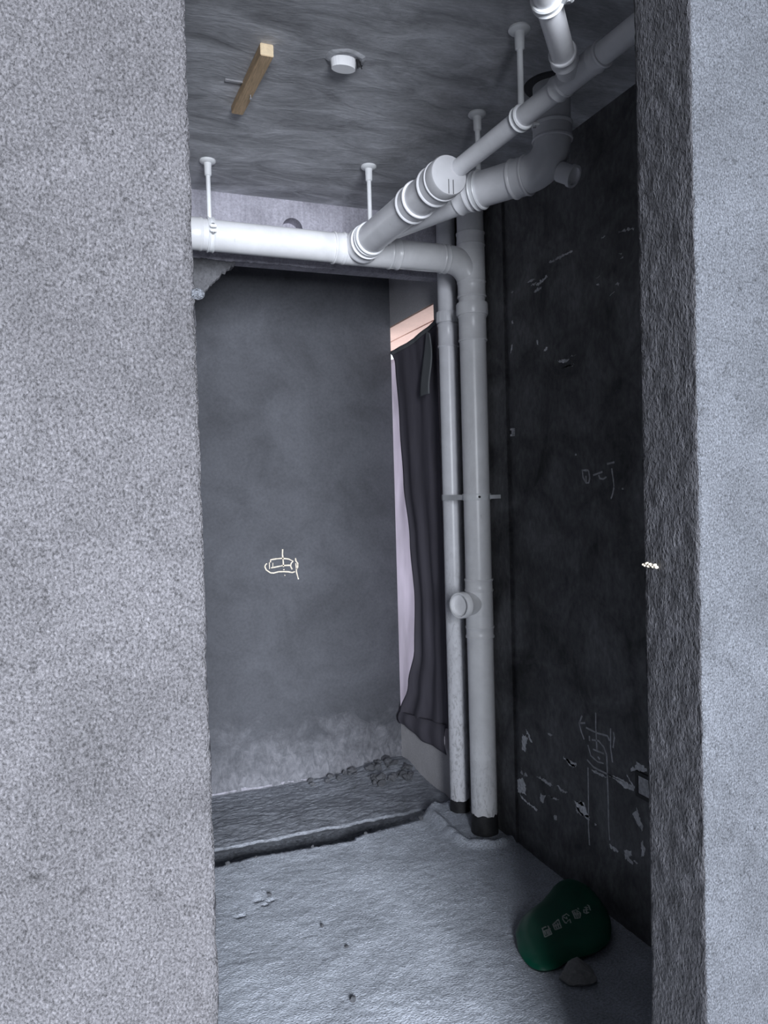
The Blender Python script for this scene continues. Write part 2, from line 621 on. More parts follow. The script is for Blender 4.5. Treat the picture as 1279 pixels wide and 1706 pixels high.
def torn_tongue():
    """plaster torn off below the beam, its shade painted as a dark colour, ragged along its slanting edge"""
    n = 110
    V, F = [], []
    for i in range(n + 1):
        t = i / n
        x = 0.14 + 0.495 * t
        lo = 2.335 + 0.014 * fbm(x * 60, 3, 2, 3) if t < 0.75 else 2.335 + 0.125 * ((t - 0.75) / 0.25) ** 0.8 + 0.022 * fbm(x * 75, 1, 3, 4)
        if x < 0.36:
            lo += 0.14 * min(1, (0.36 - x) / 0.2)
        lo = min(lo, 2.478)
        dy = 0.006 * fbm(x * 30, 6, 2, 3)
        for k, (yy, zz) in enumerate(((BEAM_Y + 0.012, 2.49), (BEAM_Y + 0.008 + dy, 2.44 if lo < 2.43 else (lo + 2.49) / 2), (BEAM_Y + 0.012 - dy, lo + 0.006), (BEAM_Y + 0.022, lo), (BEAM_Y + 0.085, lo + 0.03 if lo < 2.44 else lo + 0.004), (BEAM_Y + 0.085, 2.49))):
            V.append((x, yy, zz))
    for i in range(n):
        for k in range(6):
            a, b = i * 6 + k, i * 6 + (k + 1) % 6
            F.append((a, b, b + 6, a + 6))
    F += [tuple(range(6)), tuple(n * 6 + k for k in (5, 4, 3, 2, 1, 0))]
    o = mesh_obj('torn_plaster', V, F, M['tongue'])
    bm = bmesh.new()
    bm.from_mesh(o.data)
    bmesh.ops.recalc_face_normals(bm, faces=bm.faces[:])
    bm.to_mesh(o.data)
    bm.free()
    o['label'] = 'torn tongue of plaster with its shade painted dark'
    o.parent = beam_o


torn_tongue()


# ------------------------------------------------------------------ setting: floors
def edge_y(x):
    pts = [(-0.7, 3.12), (0.47, 3.128), (0.61, 3.149), (0.81, 3.134), (1.045, 3.112), (1.06, 3.135), (1.09, 3.145), (1.387, 3.178), (1.44, 3.24), (1.50, 3.275), (1.7, 3.29)]
    for (a, ya), (b, yb) in zip(pts, pts[1:]):
        if a <= x <= b:
            return ya + (yb - ya) * (x - a) / (b - a)
    return 3.12


def seg_d(x, y):
    ax, ay, bx, by = ST[0], ST[1], P2[0], P2[1]
    t = max(0, min(1, ((x - ax) * (bx - ax) + (y - ay) * (by - ay)) / ((bx - ax) ** 2 + (by - ay) ** 2)))
    return math.hypot(x - ax - t * (bx - ax), y - ay - t * (by - ay))


def floor_z(x, y):
    z = 0.006 * fbm(x * 5, y * 5, 0, 3) + 0.0035 * fbm(x * 17, y * 20, 4, 3) + 0.0045 * fbm(x * 60, y * 70, 8, 2)
    d = seg_d(x, y)
    z += 0.030 * math.exp(-((d - 0.135) / 0.022) ** 2) * (0.75 + 0.7 * fbm(x * 14, y * 14, 2, 2))   # mortar dam round the stacks
    z += 0.008 * math.exp(-(d / 0.2) ** 2)
    for px, py, s in ((0.556, 2.79, 0.012), (0.60, 2.77, 0.011), (0.575, 2.75, 0.009), (0.475, 2.71, 0.012)):                 # gouges
        z -= 0.022 * math.exp(-((x - px) ** 2 + (y - py) ** 2 * 3) / (s * s))
    return z


def make_floor():
    nx, ny = 270, 260
    V, F = [], []
    for i in range(nx + 1):
        x = XL + (W - XL) * i / nx
        e = edge_y(x) + 0.012 * fbm(x * 30, 3, 3, 4) + 0.006 * fbm(x * 110, 1, 1, 2)
        for j in range(ny + 1):
            y = YF + (e - YF) * j / ny
            z = floor_z(x, y)
            if j > ny - 3:
                z += 0.006 * fbm(x * 60, 1, 7, 3) - 0.002 * (j - ny + 3)
            V.append((x, y, z))
        V.append((x, e - 0.012 + 0.01 * fbm(x * 50, 8, 1, 3), -0.05))
        V.append((x, e - 0.02, -0.27))
    m = ny + 3
    for i in range(nx):
        for j in range(m - 1):
            a = i * m + j
            F.append((a, a + m, a + m + 1, a + 1))
    return struct(mesh_obj('floor', V, F, M['floor'], smooth=True))


def trench_z(x, y):
    z = 0.008 * fbm(x * 7, y * 9, 1, 3) + 0.007 * fbm(x * 24, y * 42, 5, 3) + 0.006 * fbm(x * 70, y * 90, 2, 2)
    t = (y - 3.1) / (D - 3.1)
    prof = [(0, -0.046), (0.3, -0.042), (0.45, -0.045), (0.7, -0.06), (1.01, -0.075)]
    for (a, za), (b, zb) in zip(prof, prof[1:]):
        if a <= t <= b:
            z += za + (zb - za) * (t - a) / (b - a)
            break
    k = math.hypot((x - 1.6) / 0.28, (y - 3.98) / 0.2)
    z += 0.055 * math.exp(-k * k)
    return z


def make_trench():
    nx, ny = 220, 90
    V, F = [], []
    lip = 3.362
    for i in range(nx + 1):
        x = XL + (W - XL) * i / nx
        e = lip + 0.012 * fbm(x * 12, 4, 6, 4)
        zl = trench_z(x, e)
        # bottom of the slot, hollow under the broken lip, then the lip itself
        V += [(x, 3.08, -0.26), (x, 3.52, -0.26), (x, 3.52, -0.14), (x, e + 0.05, zl - 0.032), (x, e - 0.002, zl - 0.012)]
        for j in range(ny + 1):
            y = e + (D - e) * j / ny
            V.append((x, y, trench_z(x, y)))
    m = ny + 6
    for i in range(nx):
        for j in range(m - 1):
            a = i * m + j
            F.append((a, a + m, a + m + 1, a + 1))
    return struct(mesh_obj('floor_niche', V, F, M['trench'], smooth=True))


fl = make_floor()
fn = make_trench()


# ------------------------------------------------------------------ marks on the walls
def ribbon(name, pts, w, put, mat, parent, wob=0.15):
    """hand-drawn stroke as a thin raised ribbon; put(a, b, h) maps wall coordinates and height to space"""
    P = []
    for (a, b), (c, d) in zip(pts, pts[1:]):
        L = math.hypot(c - a, d - b)
        n = max(1, int(L / 0.012))
        for i in range(n):
            t = i / n
            P.append((a + (c - a) * t, b + (d - b) * t))
    P.append(pts[-1])
    V, F = [], []
    for i, (a, b) in enumerate(P):
        q0 = P[max(0, i - 1)]
        q1 = P[min(len(P) - 1, i + 1)]
        dx, dy = q1[0] - q0[0], q1[1] - q0[1]
        l = math.hypot(dx, dy) or 1
        nx, ny = -dy / l, dx / l
        ww_ = w * (1 + wob * 3 * noise.noise(Vector((a * 60, b * 60, 3)))) * 0.5
        for s, h in ((-1, -0.001), (-1, 0.0008), (1, 0.0008), (1, -0.001)):
            V.append(put(a + nx * ww_ * s, b + ny * ww_ * s, h))
    for i in range(len(P) - 1):
        for k in range(3):
            a = i * 4 + k
            F.append((a, a + 1, a + 5, a + 4))
    F += [(0, 1, 2, 3), tuple(len(V) - 4 + k for k in (3, 2, 1, 0))]
    o = mesh_obj(name, V, F, mat)
    o.parent = parent
    return o


def put_back(a, b, h):
    return (a, D - h, b)


def put_right(a, b, h):
    return (W - h, a, b)


chalk_back = [[(1.0, 1.2), (0.998, 1.172), (1.001, 1.129), (1.001, 1.104)], [(0.931, 1.133), (0.933, 1.147), (0.96, 1.15), (0.996, 1.151), (1.032, 1.145), (1.055, 1.132), (1.044, 1.121), (1.041, 1.106), (1.049, 1.088)], [(0.9, 1.112), (0.906, 1.125), (0.913, 1.127)], [(0.9, 1.112), (0.907, 1.094), (0.93, 1.077), (0.947, 1.075), (0.973, 1.08), (1.004, 1.079), (1.03, 1.076), (1.048, 1.071), (1.064, 1.075)], [(0.925, 1.133), (0.925, 1.098)], [(0.944, 1.13), (0.943, 1.107)], [(0.933, 1.103), (0.969, 1.108), (1.0, 1.112), (1.039, 1.111)], [(1.069, 1.148), (1.071, 1.132), (1.081, 1.119), (1.08, 1.099), (1.072, 1.086), (1.072, 1.074), (1.082, 1.032)], [(1.07, 1.12), (1.073, 1.089)], [(1.003, 1.092), (1.003, 1.087)], [(1.006, 1.061), (1.009, 1.056)]]
for k, s in enumerate(chalk_back):
    ribbon('chalk_mark', s, 0.0038 if k in (4, 5) else 0.0068, put_back, M['chalk'], wback)
chalk_r1 = [[(2.285, 1.552), (2.245, 1.551)], [(2.281, 1.552), (2.278, 1.528), (2.262, 1.507), (2.246, 1.507), (2.24, 1.523), (2.245, 1.55)], [(2.261, 1.532), (2.26, 1.509)], [(2.22, 1.533), (2.169, 1.543)], [(2.19, 1.533), (2.184, 1.521), (2.166, 1.518), (2.148, 1.525)], [(2.143, 1.569), (2.105, 1.573)], [(2.119, 1.553), (2.112, 1.515), (2.109, 1.491)], [(2.109, 1.489), (2.117, 1.467), (2.126, 1.451)], [(2.322, 1.61), (2.314, 1.609)], [(2.069, 1.484), (2.061, 1.484)]]
chalk_r2 = [[(2.233, 0.697), (2.234, 0.642), (2.23, 0.566)], [(2.313, 0.665), (2.332, 0.633), (2.321, 0.607), (2.304, 0.581)], [(2.332, 0.633), (2.296, 0.643)], [(2.291, 0.628), (2.229, 0.626), (2.169, 0.633), (2.159, 0.619)], [(2.152, 0.664), (2.154, 0.596), (2.145, 0.548)], [(2.137, 0.656), (2.133, 0.637), (2.141, 0.6)], [(2.258, 0.593), (2.219, 0.601), (2.192, 0.588), (2.176, 0.566), (2.175, 0.521), (2.173, 0.419), (2.173, 0.315), (2.169, 0.268)], [(2.282, 0.568), (2.266, 0.534), (2.227, 0.524), (2.194, 0.529)], [(2.253, 0.561), (2.192, 0.564)], [(2.272, 0.603), (2.272, 0.585)], [(2.284, 0.485), (2.286, 0.341), (2.289, 0.269), (2.285, 0.202)], [(2.226, 0.543), (2.215, 0.536)], [(2.289, 0.512), (2.25, 0.497), (2.173, 0.498)]]
for s in chalk_r1 + chalk_r2:
    ribbon('chalk_mark', s, 0.0065, put_right, M['chalk_grey'], wr)
chips1 = [[(2.43, 0.475), (2.405, 0.476), (2.386, 0.467), (2.35, 0.471), (2.353, 0.465), (2.381, 0.454), (2.405, 0.466)], [(2.267, 0.484), (2.233, 0.488), (2.184, 0.487), (2.179, 0.484), (2.201, 0.478), (2.25, 0.479)], [(2.168, 0.496), (2.125, 0.507), (2.07, 0.503), (2.031, 0.507), (2.041, 0.488), (2.08, 0.482), (2.121, 0.492)], [(2.021, 0.59), (1.995, 0.588), (1.972, 0.58), (1.972, 0.573), (2.024, 0.561), (2.049, 0.55), (2.054, 0.558), (2.029, 0.569)], [(2.074, 0.538), (2.057, 0.52), (2.04, 0.508), (2.045, 0.501), (2.069, 0.523)], [(2.367, 0.333), (2.324, 0.349), (2.307, 0.334), (2.325, 0.331)], [(2.367, 0.318), (2.343, 0.313), (2.332, 0.302), (2.276, 0.308), (2.285, 0.301), (2.356, 0.293)], [(2.007, 0.326), (1.997, 0.337), (1.988, 0.312), (1.991, 0.294), (2.006, 0.281)], [(2.172, 0.256), (2.149, 0.256), (2.123, 0.25), (2.126, 0.244), (2.165, 0.242)], [(2.092, 0.269), (2.057, 0.279), (2.057, 0.265), (2.072, 0.255), (2.048, 0.243), (2.053, 0.237), (2.088, 0.239)], [(2.043, 0.407), (2.023, 0.434), (2.009, 0.407), (1.996, 0.386), (2.001, 0.368), (2.034, 0.391)], [(2.251, 0.296), (2.242, 0.296), (2.243, 0.289), (2.251, 0.287)], [(2.038, 0.257), (2.023, 0.251), (2.031, 0.247), (2.048, 0.25)]]
chips2 = [[(2.699, 0.508), (2.683, 0.503), (2.652, 0.468), (2.664, 0.463)], [(2.725, 0.478), (2.684, 0.476), (2.702, 0.435), (2.703, 0.408), (2.728, 0.414)], [(2.541, 0.539), (2.504, 0.539), (2.527, 0.529)], [(2.739, 0.347), (2.732, 0.309), (2.746, 0.309)], [(2.771, 0.274), (2.733, 0.295), (2.709, 0.272), (2.711, 0.231), (2.736, 0.231), (2.772, 0.22)], [(2.761, 0.221), (2.704, 0.206), (2.623, 0.205), (2.632, 0.195), (2.737, 0.203)], [(2.626, 0.336), (2.571, 0.346), (2.512, 0.341), (2.527, 0.331)], [(2.597, 0.276), (2.566, 0.279), (2.583, 0.242), (2.603, 0.248)], [(2.483, 0.351), (2.412, 0.347), (2.455, 0.336)], [(2.544, 0.287), (2.47, 0.301), (2.485, 0.291)], [(2.509, 0.228), (2.487, 0.228), (2.488, 0.215), (2.505, 0.21)], [(2.372, 0.333), (2.313, 0.347), (2.294, 0.322), (2.283, 0.295), (2.302, 0.292), (2.347, 0.302)], [(2.435, 0.475), (2.394, 0.475), (2.354, 0.476), (2.354, 0.467), (2.388, 0.453)], [(2.707, 0.326), (2.691, 0.314), (2.724, 0.307)]]
chips3 = [[(2.46, 2.336), (2.397, 2.338), (2.314, 2.337), (2.311, 2.333), (2.39, 2.33), (2.453, 2.33)], [(2.61, 2.301), (2.579, 2.304), (2.549, 2.296), (2.587, 2.295)], [(2.588, 2.283), (2.542, 2.286), (2.565, 2.277)], [(2.558, 2.275), (2.476, 2.29), (2.472, 2.286), (2.528, 2.268)], [(2.566, 2.252), (2.543, 2.259), (2.51, 2.257), (2.536, 2.249), (2.559, 2.247)], [(2.733, 2.29), (2.724, 2.296), (2.712, 2.292), (2.724, 2.287)], [(2.736, 2.172), (2.728, 2.179), (2.723, 2.165), (2.732, 2.164)], [(2.752, 2.044), (2.742, 2.077), (2.732, 2.082), (2.736, 2.063)], [(2.555, 2.065), (2.547, 2.064), (2.544, 2.045), (2.552, 2.046)], [(2.507, 2.014), (2.49, 2.026), (2.48, 2.024), (2.494, 2.012)], [(2.418, 1.962), (2.344, 1.959), (2.357, 1.95), (2.384, 1.948)], [(2.391, 1.93), (2.371, 1.936), (2.312, 1.932), (2.318, 1.929), (2.358, 1.932)], [(2.337, 1.967), (2.304, 1.965), (2.317, 1.962)], [(2.185, 2.205), (2.162, 2.205), (2.163, 2.203)], [(2.183, 2.183), (2.169, 2.181), (2.166, 2.175), (2.18, 2.178)], [(2.082, 2.155), (2.071, 2.161), (2.06, 2.156), (2.065, 2.149)], [(2.11, 2.126), (2.102, 2.133), (2.086, 2.135), (2.088, 2.13)], [(2.065, 2.25), (2.046, 2.248), (2.049, 2.244)], [(2.058, 2.232), (2.041, 2.236), (2.04, 2.231)], [(2.155, 2.327), (2.129, 2.329), (2.141, 2.324)], [(2.068, 2.321), (2.015, 2.318), (1.985, 2.309), (1.99, 2.304), (2.042, 2.314)]]


def chip(poly, mat, parent, put):
    P = []
    n = len(poly)
    for i in range(n):
        a, b = poly[i], poly[(i + 1) % n]
        L = math.hypot(b[0] - a[0], b[1] - a[1])
        k = max(1, int(L / 0.004))
        for j in range(k):
            t = j / k
            x, y = a[0] + (b[0] - a[0]) * t, a[1] + (b[1] - a[1]) * t
            q = 0.7 * min(0.006, L * 0.22)
            P.append((x + q * noise.noise(Vector((x * 130, y * 130, 1))) * 2, y + q * noise.noise(Vector((x * 130, y * 130, 9))) * 2))
    m = len(P)
    V = [put(a, b, 0.0012) for a, b in P] + [put(a, b, -0.001) for a, b in P]
    F = [tuple(range(m))] + [(i, i + m, (i + 1) % m + m, (i + 1) % m) for i in range(m)]
    o = mesh_obj('plaster_chip', V, F, mat)
    bm = bmesh.new()
    bm.from_mesh(o.data)
    bmesh.ops.recalc_face_normals(bm, faces=bm.faces[:])
    bm.to_mesh(o.data)
    bm.free()
    o.parent = parent


for p in chips1:
    chip(p, M['chip_dim'], wr, put_right)
for k, p in enumerate(chips2):
    chip(p, M['chip'] if k in (0, 1, 4, 5, 11, 12) else M['chip_dim'], wr, put_right)
for k, p in enumerate(chips3):
    chip(p, M['chip'] if k in (6, 7, 9, 16) else M['chip_dim'], wr, put_right)
# lime crust along the foot of the back wall
for (xa, xb) in ((0.50, 0.71), (0.735, 0.90), (0.95, 1.02), (1.06, 1.10)):
    pts = [(xa + (xb - xa) * i / 8, trench_z(xa + (xb - xa) * i / 8, D - 0.002) + 0.010 + 0.008 * fbm(i * 0.7, xa * 9, 2, 2)) for i in range(9)]
    ribbon('lime_crust', pts, 0.008, put_back, M['beam'], wback, 0.6)
# small metal clip and an empty socket box let into the right wall
tag(boxes('wall_clip', [(W - 0.012, W, 2.736, 2.748, 1.708, 1.716), (W - 0.012, W, 2.736, 2.748, 1.732, 1.740), (W - 0.012, W, 2.730, 2.736, 1.708, 1.740), (W - 0.004, W, 2.736, 2.748, 1.716, 1.732)], M['chip']), 'tiny pale square clip stuck on the dark right wall', 'clip')
sb = thing('socket_box', 'black empty socket box set in the chipped dark wall beside the doorway reveal', 'socket box', (W, 1.99, 0.52))
o = boxes('box_frame', [(W - 0.006, W, 1.94, 2.024, 0.55, 0.562), (W - 0.006, W, 1.94, 2.024, 0.478, 0.49), (W - 0.006, W, 2.012, 2.024, 0.49, 0.55), (W - 0.006, W, 1.94, 1.952, 0.49, 0.55)], M['tar'])
adopt(sb, o)
o = boxes('box_back', [(W - 0.003, W, 1.952, 2.012, 0.49, 0.55)], M['chip_dim'])
adopt(sb, o)


# ------------------------------------------------------------------ drain pipes
def ringed(name, p0, d, L, r, mat, lip=0.0045, n=40):
    """socket or coupling with raised beads at both ends"""
    return lathe(name, p0, d, [(0, r), (0.0, r + lip), (0.004, r + lip + 0.0015), (0.009, r + lip), (0.012, r + lip * 0.55), (L - 0.012, r + lip * 0.55), (L - 0.009, r + lip), (L - 0.004, r + lip + 0.0015), (L, r + lip), (L, r)], mat, n)


RS = 0.0565
# soil stack
stack = thing('soil_stack', 'thick white vertical drain stack with a round inspection port, muddy at its foot', 'pipe', (ST[0], ST[1], 0.0))
parts = [lathe('pipe', (ST[0], ST[1], 0.0), (0, 0, 1), [(0.0, RS), (0.6, RS), (1.2, RS), (1.9, RS), (ZC, RS)], M['pvc_stack'])]
parts.append(lathe('tar_base', (ST[0], ST[1], -0.01), (0, 0, 1), [(0, RS + 0.003), (0.05, RS + 0.002), (0.10, RS + 0.0015), (0.101, RS - 0.001)], M['tar'], 48, jitter=lambda k, a: (0.022 * fbm(math.cos(a) * 3, math.sin(a) * 3, 2, 4) if k >= 2 else 0)))
# inspection tee
parts.append(ringed('coupling', (ST[0], ST[1], 1.055), (0, 0, 1), 0.055, RS, M['pvc_stack']))
parts.append(ringed('coupling', (ST[0], ST[1], 0.855), (0, 0, 1), 0.05, RS, M['pvc_stack']))
tee = lathe('tee_body', (ST[0], ST[1], 0.90), (0, 0, 1), [(0, RS + 0.0025), (0.155, RS + 0.0025)], M['pvc_stack'])
parts.append(tee)
pd = Vector((-0.94, -0.34, 0.02)).normalized()
po = Vector((ST[0], ST[1], 1.005))
port = lathe('inspection_port', po + pd * 0.02, pd, [(0, 0.045), (0.035, 0.048), (0.075, 0.052), (0.08, 0.056), (0.1, 0.056), (0.108, 0.054), (0.108, 0.047), (0.088, 0.046)], M['pvc_stack'], 36)
parts.append(port)
pcap = lathe('port_cap', po + pd * 0.087, pd, [(0, 0.0455), (0.008, 0.045), (0.011, 0.04), (0.014, 0.028), (0.0155, 0.014), (0.016, 0.004)], M['steel'], 32)
pcap['label'] = 'dull metal cap of the inspection port'
# collars and sockets
parts.append(lathe('collar', (ST[0], ST[1], 2.235), (0, 0, 1), [(0, RS), (0, RS + 0.009), (0.006, RS + 0.0115), (0.046, RS + 0.0115), (0.052, RS + 0.009), (0.052, RS)], M['pvc_stack']))
parts.append(ringed('coupling', (ST[0], ST[1], 2.125), (0, 0, 1), 0.11, RS, M['pvc_stack'], 0.004))
parts.append(ringed('coupling', (ST[0], ST[1], 2.31), (0, 0, 1), 0.07, RS, M['pvc_stack'], 0.004))
parts.append(ringed('coupling', (ST[0], ST[1], 2.525), (0, 0, 1), 0.06, RS, M['pvc_stack'], 0.004))
parts.append(lathe('tee_body', (ST[0], ST[1], 2.36), (0, 0, 1), [(0, RS + 0.003), (0.19, RS + 0.003)], M['pvc_stack']))
adopt(stack, *parts)
pcap.parent = port

# slim stack
RP = 0.0435
slim = thing('slim_drain_pipe', 'slimmer white vertical pipe smeared with mud, behind the thick drain stack', 'pipe', (P2[0], P2[1], 0.0))
parts = [lathe('pipe', (P2[0], P2[1], 0.0), (0, 0, 1), [(0, RP), (0.7, RP), (1.4, RP), (2.1, RP), (ZC - 0.012, RP)], M['pvc_slim'])]
parts.append(lathe('tar_base', (P2[0], P2[1], -0.01), (0, 0, 1), [(0, RP + 0.003), (0.04, RP + 0.002), (0.07, RP + 0.0015), (0.071, RP - 0.001)], M['tar'], 48, jitter=lambda k, a: (0.018 * fbm(math.cos(a) * 3, math.sin(a) * 3, 6, 4) if k >= 2 else 0)))
parts.append(lathe('collar', (P2[0], P2[1], 2.255), (0, 0, 1), [(0, RP), (0, RP + 0.007), (0.005, RP + 0.009), (0.045, RP + 0.009), (0.05, RP + 0.007), (0.05, RP)], M['pvc_slim']))
slim_collar = parts[-1]
ribs = []
for i in range(16):
    a = 2 * math.pi * i / 16
    ribs.append(lathe('collar_rib', (P2[0] + math.cos(a) * (RP + 0.008), P2[1] + math.sin(a) * (RP + 0.008), 2.26), (0, 0, 1), [(0, 0.002), (0.04, 0.002)], M['pvc_slim'], 6))
parts.append(ringed('coupling', (P2[0], P2[1], 2.145), (0, 0, 1), 0.105, RP, M['pvc_slim'], 0.004))
adopt(slim, *parts)
for o in ribs:
    o.parent = slim_collar

# double wall clamp that holds both stacks
RC = 0.0035
clamp = thing('double_pipe_clamp', 'narrow white clamp strap joining the two vertical pipes to the right wall', 'pipe clamp', (ST[0], ST[1], 1.46))
parts = []
for nm, c, r, z in (('strap', ST, RS, 1.448), ('strap', P2, RP, 1.446)):
    parts.append(lathe(nm, (c[0], c[1], z), (0, 0, 1), [(0, r - 0.001), (0, r + RC), (0.003, r + RC + 0.001), (0.025, r + RC + 0.001), (0.028, r + RC), (0.028, r - 0.001)], M['pvc_hang'], 40))
parts.append(boxes('bridge', [(ST[0] - 0.052, ST[0] - 0.046, ST[1] + 0.02, P2[1] - 0.02, 1.45, 1.472)], M['pvc_hang']))
parts.append(boxes('stub', [(1.60, W - 0.001, 2.835, 2.845, 1.453, 1.469)], M['pvc_hang']))
parts.append(lathe('bolt', (ST[0] - 0.02, ST[1] - RS - RC - 0.0035, 1.462), (0.2, 1, 0), [(0, 0.005), (0.006, 0.005)], M['tar'], 10))
adopt(clamp, *parts)

# horizontal main into the stack
main = thing('main_drain_pipe', 'bright white horizontal drain pipe hung below the beam, bending down into the stack', 'pipe', (0.9, 2.93, PZ))
bend = [(XL + 0.001, 2.93, PZ + 0.012), (0.2, 2.93, PZ + 0.004), (0.6, 2.93, PZ), (1.0, 2.93, PZ - 0.002), (1.3, 2.93, PZ - 0.004)] + arc((ST[0], 2.929, PZ - 0.005), (1, 0, 0), (0, 0, -1), 0.11) + [(ST[0], 2.929, 2.33)]
parts = [sweep('pipe', bend, 0.0575, M['pvc_main'], 40)]
parts.append(ringed('coupling', (0.965, 2.93, PZ - 0.002), (1, 0, 0), 0.05, 0.0575, M['pvc_main']))
parts.append(lathe('tee_body', (1.0, 2.93, PZ - 0.003), (1, 0, 0), [(0, 0.061), (0.22, 0.061)], M['pvc_main']))
parts.append(ringed('coupling', (1.205, 2.93, PZ - 0.004), (1, 0, 0), 0.045, 0.0575, M['pvc_main']))
parts.append(ringed('coupling', (1.44, 2.93, PZ - 0.005), (1, 0, 0), 0.03, 0.0575, M['pvc_main'], 0.002))
parts.append(ringed('coupling', (0.385, 2.93, PZ + 0.002), (1, 0, 0), 0.07, 0.0575, M['pvc_main'], 0.003))
adopt(main, *parts)

# branch that comes towards the doorway, closed by a reducing cap
BX = 1.092
b0, b1 = Vector((1.072, 2.93, PZ)), Vector((1.10, 2.16, PZ + 0.002))
bd = (b1 - b0).normalized()
branch = thing('branch_drain_pipe', 'thick white branch pipe with three ringed joints, ending in a flat round reducing cap', 'pipe', tuple(b0))
parts = [lathe('pipe', b0, bd, [(0.03, 0.0575), (0.4, 0.0575), (0.74, 0.0575)], M['pvc'])]
parts.append(lathe('tee_socket', b0 + bd * 0.045, bd, [(0, 0.06), (0, 0.069), (0.008, 0.071), (0.016, 0.068), (0.03, 0.065), (0.045, 0.065), (0.05, 0.068), (0.056, 0.068), (0.058, 0.057)], M['pvc'], 44))
parts.append(ringed('coupling', b0 + bd * 0.50, bd, 0.062, 0.0575, M['pvc'], 0.006, 44))
parts.append(ringed('cap_socket', b0 + bd * 0.665, bd, 0.06, 0.0575, M['pvc'], 0.006, 44))
cap = lathe('reducing_cap', b0 + bd * 0.72, bd, [(0, 0.0625), (0.045, 0.0625), (0.05, 0.060), (0.05, 0.002)], M['pvc_cap'], 44)
parts.append(cap)
cc = b0 + bd * 0.77
cap_ribs = []
for k in (-0.008, 0.008):
    cap_ribs.append(boxes('cap_rib', [(cc.x + 0.005 + k - 0.001, cc.x + 0.005 + k + 0.001, cc.y - 0.0015, cc.y + 0.002, PZ - 0.056, PZ - 0.012)], M['dark_gap']))
adopt(branch, *parts)
for o in cap_ribs:
    o.parent = cap

# toilet drop that joins the branch
V2 = Vector((1.412, 2.06, 0))
td = Vector((-0.498, 0.867, 0))
TZ = 2.497
toilet = thing('toilet_drain_pipe', 'thick white pipe dropping from the ceiling and elbowing back towards the branch pipe', 'pipe', (V2.x, V2.y, TZ))
el = arc((V2.x, V2.y, TZ), (0, 0, -1), td, 0.085)
end = Vector((V2.x, V2.y, TZ)) + td * 0.63
end.z = 2.475
parts = [sweep('pipe', [(V2.x, V2.y, ZC), (V2.x, V2.y, 2.66)] + el + [Vector((V2.x, V2.y, TZ)) + td * 0.3, end], 0.0575, M['pvc'], 40)]
parts.append(ringed('coupling', (V2.x, V2.y, 2.575), (0, 0, 1), 0.055, 0.0575, M['pvc'], 0.005))
base = Vector((V2.x, V2.y, TZ - 0.001))
parts.append(ringed('coupling', base + td * 0.085, td, 0.055, 0.0575, M['pvc'], 0.005))
parts.append(ringed('coupling', base + td * 0.30, td + Vector((0, 0, -0.03)), 0.05, 0.0575, M['pvc'], 0.004))
clean = lathe('cleanout_neck', base + Vector((0.012, -0.02, -0.02)), (0.42, -0.73, -0.5), [(0, 0.030), (0.042, 0.030), (0.042, 0.034), (0.055, 0.034), (0.055, 0.026), (0.046, 0.026)], M['pvc'], 28)
parts.append(clean)
parts.append(lathe('ceiling_ring', (V2.x, V2.y, ZC - 0.006), (0, 0, 1), [(0, 0.058), (0, 0.082), (0.006, 0.085)], M['dark_gap'], 40))
adopt(toilet, *parts)

# small waste pipe from the reducing cap
RW = 0.0275
w0, w1 = Vector((1.138, 2.17, 2.503)), Vector((1.19, 1.36, 2.516))
wd = (w1 - w0).normalized()
waste = thing('thin_waste_pipe', 'thin white waste pipe running from the reducing cap along the ceiling towards the doorway', 'pipe', tuple(w0))
pts = [w0, w0 + wd * 0.4, w0 + wd * 0.78] + arc(w0 + wd * 0.93, wd, (0, 0, 1), 0.06) + [Vector(((w0 + wd * 0.93).x, (w0 + wd * 0.93).y, ZC))]
parts = [sweep('pipe', pts, RW, M['pvc'], 32)]
jw = w0 + wd * 0.555
parts.append(ringed('coupling', w0 + wd * 0.49, wd, 0.035, RW, M['pvc'], 0.0045, 32))
parts.append(lathe('wye_body', w0 + wd * 0.52, wd, [(0, 0.0305), (0.12, 0.0305)], M['pvc'], 32))
parts.append(ringed('coupling', w0 + wd * 0.63, wd, 0.035, RW, M['pvc'], 0.0045, 32))
adopt(waste, *parts)
# second thin pipe joining it
t0 = Vector((1.15, 1.605, 2.512))
t1 = Vector((0.946, 1.386, 2.514))
tdv = (t1 - t0).normalized()
inlet = thing('thin_inlet_pipe', 'short thin white pipe joining the thin waste pipe at a slant', 'pipe', tuple(t0))
L_ = 0.42
pts = [t0 + tdv * 0.01, t0 + tdv * 0.2] + arc(t0 + tdv * L_, tdv, (0, 0, 1), 0.06) + [Vector(((t0 + tdv * L_).x, (t0 + tdv * L_).y, ZC))]
parts = [sweep('pipe', pts, RW, M['pvc'], 32)]
parts.append(ringed('coupling', t0 + tdv * 0.055, tdv, 0.04, RW, M['pvc'], 0.0045, 32))
adopt(inlet, *parts)


